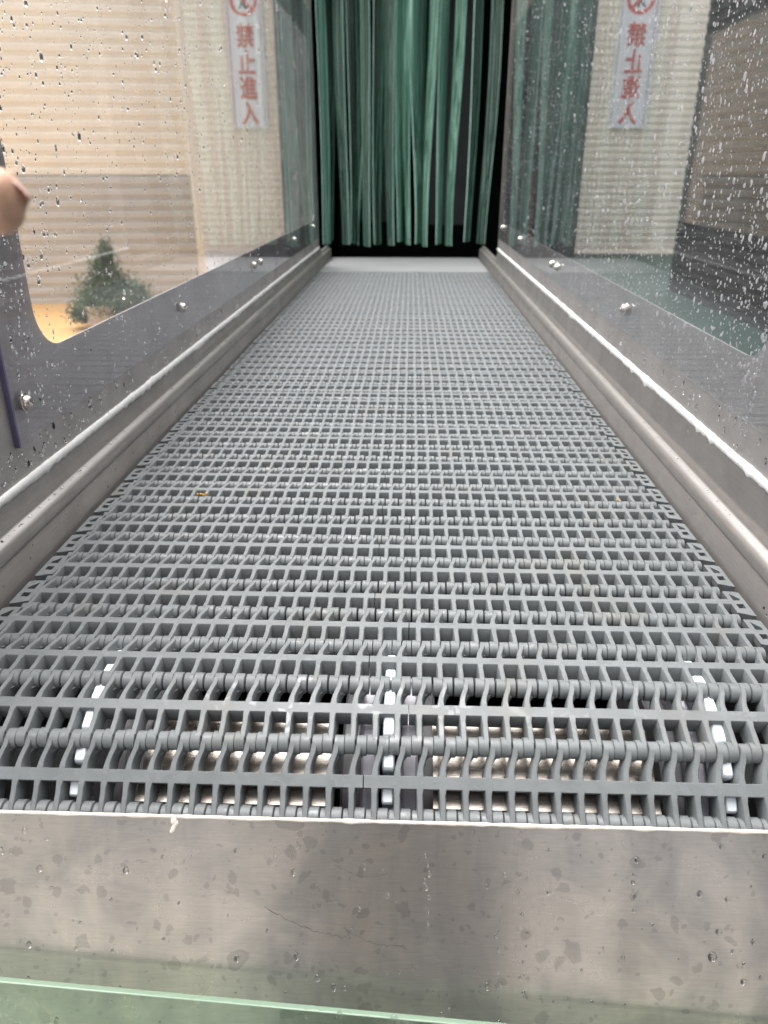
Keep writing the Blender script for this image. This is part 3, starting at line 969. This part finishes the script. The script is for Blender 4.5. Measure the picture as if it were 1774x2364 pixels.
def surf_drops(name, items, label):
    b = MB()
    for it in items:
        cap(b, *it)
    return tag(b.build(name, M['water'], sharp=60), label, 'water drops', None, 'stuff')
rs = random.Random(11)
items = []
for k in range(190):
    x = rs.uniform(-0.30, 0.30); w = rs.uniform(0.006, 0.20)
    r = rs.choice([0.0007, 0.0009, 0.0012, 0.0015, 0.0021])
    items.append((FO + F(x, w, 0.0006), NM, -DN, r, r * rs.uniform(1, 1.6), r * 0.45, 12))
for x, w0, w1, n in ((0.028, 0.02, 0.085, 11), (0.078, 0.055, 0.14, 10), (0.168, 0.02, 0.06, 5), (0.095, 0.06, 0.12, 6)):
    for k in range(n):
        r = rs.uniform(0.0007, 0.0016)
        items.append((FO + F(x + rs.gauss(0, 0.0012), w0 + (w1 - w0) * (k + rs.random() * .5) / n, 0.0006), NM, -DN, r, r * rs.uniform(1.1, 1.6), r * 0.5, 12))
for x, w, r in ((0.222, 0.085, 0.0032), (0.226, 0.068, 0.0022), (0.232, 0.046, 0.002), (-0.265, 0.03, 0.002), (-0.02, 0.06, 0.0022), (0.0, 0.05, 0.002)):
    items.append((FO + F(x, w, 0.0006), NM, -DN, r, r * 1.1, r * 0.5, 14))
surf_drops('water_drops', items, 'round water drops on the stained front plate')
items = []
go = gp.location
for k in range(60):
    x = rs.uniform(-0.3, 0.3); w = rs.uniform(0.004, 0.06)
    r = rs.choice([0.0006, 0.0009, 0.0012])
    items.append((go + G(x, w, 0.005), NM, -DN, r, r * rs.uniform(1, 1.5), r * 0.5, 10))
for x in (0.006, -0.03, 0.09, 0.14):
    r = rs.uniform(0.0016, 0.003)
    items.append((go + G(x, 0.0005, 0.0052), NM, -DN, r, r * 1.5, r * 0.7, 12))
surf_drops('water_drops', items, 'clear water drops on the green glass sheet')

def guard_drops(side, n, seed, label):
    rs = random.Random(seed)
    b = MB()
    sg = side
    s_pl = -0.390 if side < 0 else 0.338
    s_in = -0.372 if side < 0 else 0.319
    cz = -0.288 if side < 0 else -0.268
    nn = Vector((-sg, 0, 0)); up = Vector((0, 0, 1))
    for k in range(n):
        y = 0.55 + 1.6 * rs.random() ** 2
        zone = rs.random()
        r = rs.choice([0.0008, 0.0011, 0.0015, 0.0021, 0.0028])
        el = rs.uniform(1.0, 1.8)
        if zone < 0.5:       # plate below the pane
            z = ZC + rs.uniform(cz + 0.010, -0.25 if side < 0 else -0.23)
            cap(b, Vector((s_pl, y, z)), nn, up, r, r * el, r * 0.45, 10)
        elif zone < 0.75:    # face under the sealant
            z = ZC + rs.uniform(cz - 0.012, cz - 0.005)
            cap(b, Vector((s_in + sg * 0.0168, y, z)), nn, up, r * .7, r * .7 * el, r * 0.4, 10)
        elif zone < 0.92:    # round lip
            cap(b, Vector((s_in + sg * 0.0085, y, ZB + 0.0441)), up, Vector((0, 1, 0)), r * .7, r * .8, r * 0.4, 10)
        else:
            z = ZB + rs.uniform(0.004, 0.024)
            cap(b, Vector((s_in, y, z)), nn, up, r * .6, r * .6 * el, r * 0.35, 10)
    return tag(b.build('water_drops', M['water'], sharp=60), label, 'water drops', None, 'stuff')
guard_drops(-1, 620, 21, 'water drops on the left steel side guard')
guard_drops(1, 260, 22, 'water drops on the right steel side guard')

# ------------------------------------------------------------------ crumbs on the belt
def crumb(x, y, n, r, label, seed):
    rs = random.Random(seed)
    b = MB()
    for k in range(n):
        c = Vector((x + rs.gauss(0, r), y + rs.gauss(0, r * 0.4), ZB + 0.0008))
        q = rs.uniform(0.0008, 0.0018)
        rings = [[c + Vector((math.cos(t) * q * s * rs.uniform(.7, 1.3), math.sin(t) * q * s * rs.uniform(.7, 1.3), hh * q)) for t in [2 * math.pi * j / 7 for j in range(7)]] for s, hh in ((0.9, -0.4), (1, 0.1), (0.6, 0.7), (0.1, 0.9))]
        b.loft(rings)
    return tag(b.build('crumb', M['crumb'], sharp=60), label, 'crumb', 'orange crumbs on the belt')
crumb(-0.252, 0.846, 7, 0.0035, 'orange crumb smeared on the belt near the left guard', 1)
crumb(0.252, 0.846, 2, 0.0012, 'small orange crumb on the belt near the right guard', 2)

# ------------------------------------------------------------------ person: a hand reaching in from the left
def skin_chain(chains, root, name, m, levels=2):
    verts, edges, rad, idx = [], [], [], {}
    for ch in chains:
        prev = None
        for (key, p, r) in ch:
            if key not in idx:
                idx[key] = len(verts); verts.append(p); rad.append(r)
            i = idx[key]
            if prev is not None:
                edges.append((prev, i))
            prev = i
    me = bpy.data.meshes.new(name); me.from_pydata(verts, edges, [])
    o = bpy.data.objects.new(name, me); COL.objects.link(o)
    md = o.modifiers.new('skin', 'SKIN'); md.use_smooth_shade = True
    for i, s in enumerate(me.skin_vertices[0].data):
        s.radius = (rad[i], rad[i]); s.use_root = (i == idx[root])
    sb = o.modifiers.new('sub', 'SUBSURF'); sb.levels = levels; sb.render_levels = levels
    bpy.context.view_layer.update()
    dg = bpy.context.evaluated_depsgraph_get()
    m2 = bpy.data.meshes.new_from_object(o.evaluated_get(dg))
    bpy.data.objects.remove(o)
    m2.materials.clear(); m2.materials.append(m)
    m2.polygons.foreach_set('use_smooth', [True] * len(m2.polygons))
    o = bpy.data.objects.new(name, m2); COL.objects.link(o)
    return o
def H(x, y, z): return (x, y, ZC + z)
def hand(pre, f):
    return [
    [(pre + 'wrist', f(-0.318, 0.165, -0.055), 0.022), (pre + 'palm', f(-0.290, 0.215, -0.030), 0.026)],
    [(pre + 'palm', None, 0), (pre + 'ik', f(-0.232, 0.246, -0.008), 0.0125), (pre + 'i1', f(-0.186, 0.250, -0.0065), 0.0110), (pre + 'i2', f(-0.152, 0.2475, -0.0070), 0.0112), (pre + 'i3', f(-0.1280, 0.2450, -0.0075), 0.0112), (pre + 'i4', f(-0.1190, 0.2445, -0.0080), 0.0098)],
    [(pre + 'palm', None, 0), (pre + 'mk', f(-0.240, 0.252, -0.030), 0.0125), (pre + 'm1', f(-0.206, 0.236, -0.042), 0.0100), (pre + 'm2', f(-0.214, 0.210, -0.048), 0.0090), (pre + 'm3', f(-0.238, 0.202, -0.048), 0.0080)],
    [(pre + 'palm', None, 0), (pre + 'rk', f(-0.250, 0.252, -0.050), 0.0120), (pre + 'r1', f(-0.218, 0.236, -0.062), 0.0095), (pre + 'r2', f(-0.226, 0.210, -0.066), 0.0085), (pre + 'r3', f(-0.248, 0.204, -0.066), 0.0075)],
    [(pre + 'palm', None, 0), (pre + 'lk', f(-0.264, 0.246, -0.068), 0.0105), (pre + 'l1', f(-0.236, 0.232, -0.082), 0.0082), (pre + 'l2', f(-0.243, 0.211, -0.084), 0.0074), (pre + 'l3', f(-0.260, 0.207, -0.083), 0.0065)],
    [(pre + 'palm', None, 0), (pre + 'tk', f(-0.285, 0.195, 0.006), 0.0140), (pre + 't1', f(-0.252, 0.190, 0.016), 0.0110), (pre + 't2', f(-0.226, 0.200, 0.012), 0.0095)]]
def HR(x, y, z): return (-x - 0.13, y - 0.33, ZC + z + 0.02)
def A(x, y, z): return (x, y, z)
body = [  # photographer's unseen body, added to block light from behind the camera
    [('pelvis', A(0.0, -0.44, 0.92), 0.125), ('waist', A(0.0, -0.43, 1.05), 0.120), ('chest', A(0.0, -0.40, 1.28), 0.135), ('neckb', A(0.0, -0.36, 1.45), 0.060), ('neck', A(0.0, -0.33, 1.51), 0.052), ('head', A(0.0, -0.30, 1.59), 0.078), ('crown', A(0.0, -0.31, 1.67), 0.076), ('top', A(0, -0.31, 1.715), 0.04)],
    [('chest', None, 0), ('lsh', A(-0.185, -0.34, 1.37), 0.062), ('lel', A(-0.345, -0.07, 1.08), 0.040), ('lfa', A(-0.335, 0.06, 1.145), 0.034), ('Lwrist', None, 0)],
    [('chest', None, 0), ('rsh', A(0.185, -0.36, 1.37), 0.062), ('rel', A(0.26, -0.36, 1.09), 0.040), ('rfa', A(0.21, -0.24, 1.17), 0.034), ('Rwrist', None, 0)],
    [('pelvis', None, 0), ('lhip', A(-0.09, -0.44, 0.86), 0.090), ('lkn', A(-0.11, -0.42, 0.48), 0.060), ('lan', A(-0.12, -0.45, 0.09), 0.042), ('lto', A(-0.14, -0.27, 0.035), 0.032)],
    [('pelvis', None, 0), ('rhip', A(0.09, -0.44, 0.86), 0.090), ('rkn', A(0.11, -0.42, 0.48), 0.060), ('ran', A(0.12, -0.45, 0.09), 0.042), ('rto', A(0.14, -0.27, 0.035), 0.032)],
]
pers = skin_chain(hand('L', H) + hand('R', HR) + body, 'pelvis', 'person', M['skin'])
tag(pers, 'person in dark clothes reaching in a bare hand, one fingertip showing', 'person')
jac = [
    [('p', A(0.0, -0.44, 0.86), 0.150), ('w', A(0.0, -0.43, 1.05), 0.140), ('c', A(0.0, -0.40, 1.28), 0.155), ('n', A(0.0, -0.365, 1.43), 0.085)],
    [('c', None, 0), ('ls', A(-0.185, -0.34, 1.37), 0.080), ('le', A(-0.345, -0.07, 1.08), 0.056), ('lf', A(-0.337, 0.035, 1.132), 0.048)],
    [('c', None, 0), ('rs', A(0.185, -0.36, 1.37), 0.080), ('re', A(0.26, -0.36, 1.09), 0.056), ('rf', A(0.22, -0.27, 1.155), 0.048)]]
skin_chain(jac, 'p', 'jacket', M['sleeve']).parent = pers
trs = [
    [('p', A(0.0, -0.44, 0.90), 0.138), ('lh', A(-0.09, -0.44, 0.84), 0.106), ('lk', A(-0.11, -0.42, 0.48), 0.076), ('la', A(-0.12, -0.45, 0.10), 0.062)],
    [('p', None, 0), ('rh', A(0.09, -0.44, 0.84), 0.106), ('rk', A(0.11, -0.42, 0.48), 0.076), ('ra', A(0.12, -0.45, 0.10), 0.062)]]
skin_chain(trs, 'p', 'trousers', M['bed']).parent = pers
skin_chain([[('a', A(0, -0.335, 1.62), 0.084), ('b', A(0, -0.335, 1.69), 0.080), ('c', A(0, -0.33, 1.735), 0.05)]], 'a', 'hair', M['black']).parent = pers
for ex in (-0.031, 0.031):
    fc = MB()
    fc.loft([[Vector((ex + math.cos(t) * 0.011 * q, -0.226 + d, 1.625 + math.sin(t) * 0.006 * q)) for t in [2 * math.pi * k / 12 for k in range(12)]] for q, d in ((1, -0.004), (0.8, 0.003), (0.2, 0.005))])
    fc.build('eye', M['black'], pers)
# nail on the far side of the fingertip
b = MB()
tip = Vector(H(-0.1185, 0.2490, -0.0090))
ax = Vector((0.72, 0.10, -0.55)).normalized()        # along the nail
nn = Vector((0.45, 0.85, 0.30)).normalized()
nn = (nn - ax * nn.dot(ax)).normalized()
sd_ = ax.cross(nn).normalized()
rows_ = []
for i in range(7):
    u = i / 6
    r = []
    for j in range(9):
        q = j / 4 - 1
        wdt = 0.0056 * (1 - 0.25 * (u - 0.4) ** 2) * (1.0 if u < 0.85 else 0.9)
        r.append(tip + ax * (u * 0.0088 - 0.0098) + sd_ * (q * wdt) + nn * (0.0030 - 0.0030 * q * q - 0.0022 * (u - 0.3) ** 2))
    rows_.append(r + [p - nn * 0.0007 for p in r[::-1]])
b.loft(rows_)
b.build('fingernail', M['nail'], pers, sharp=60)
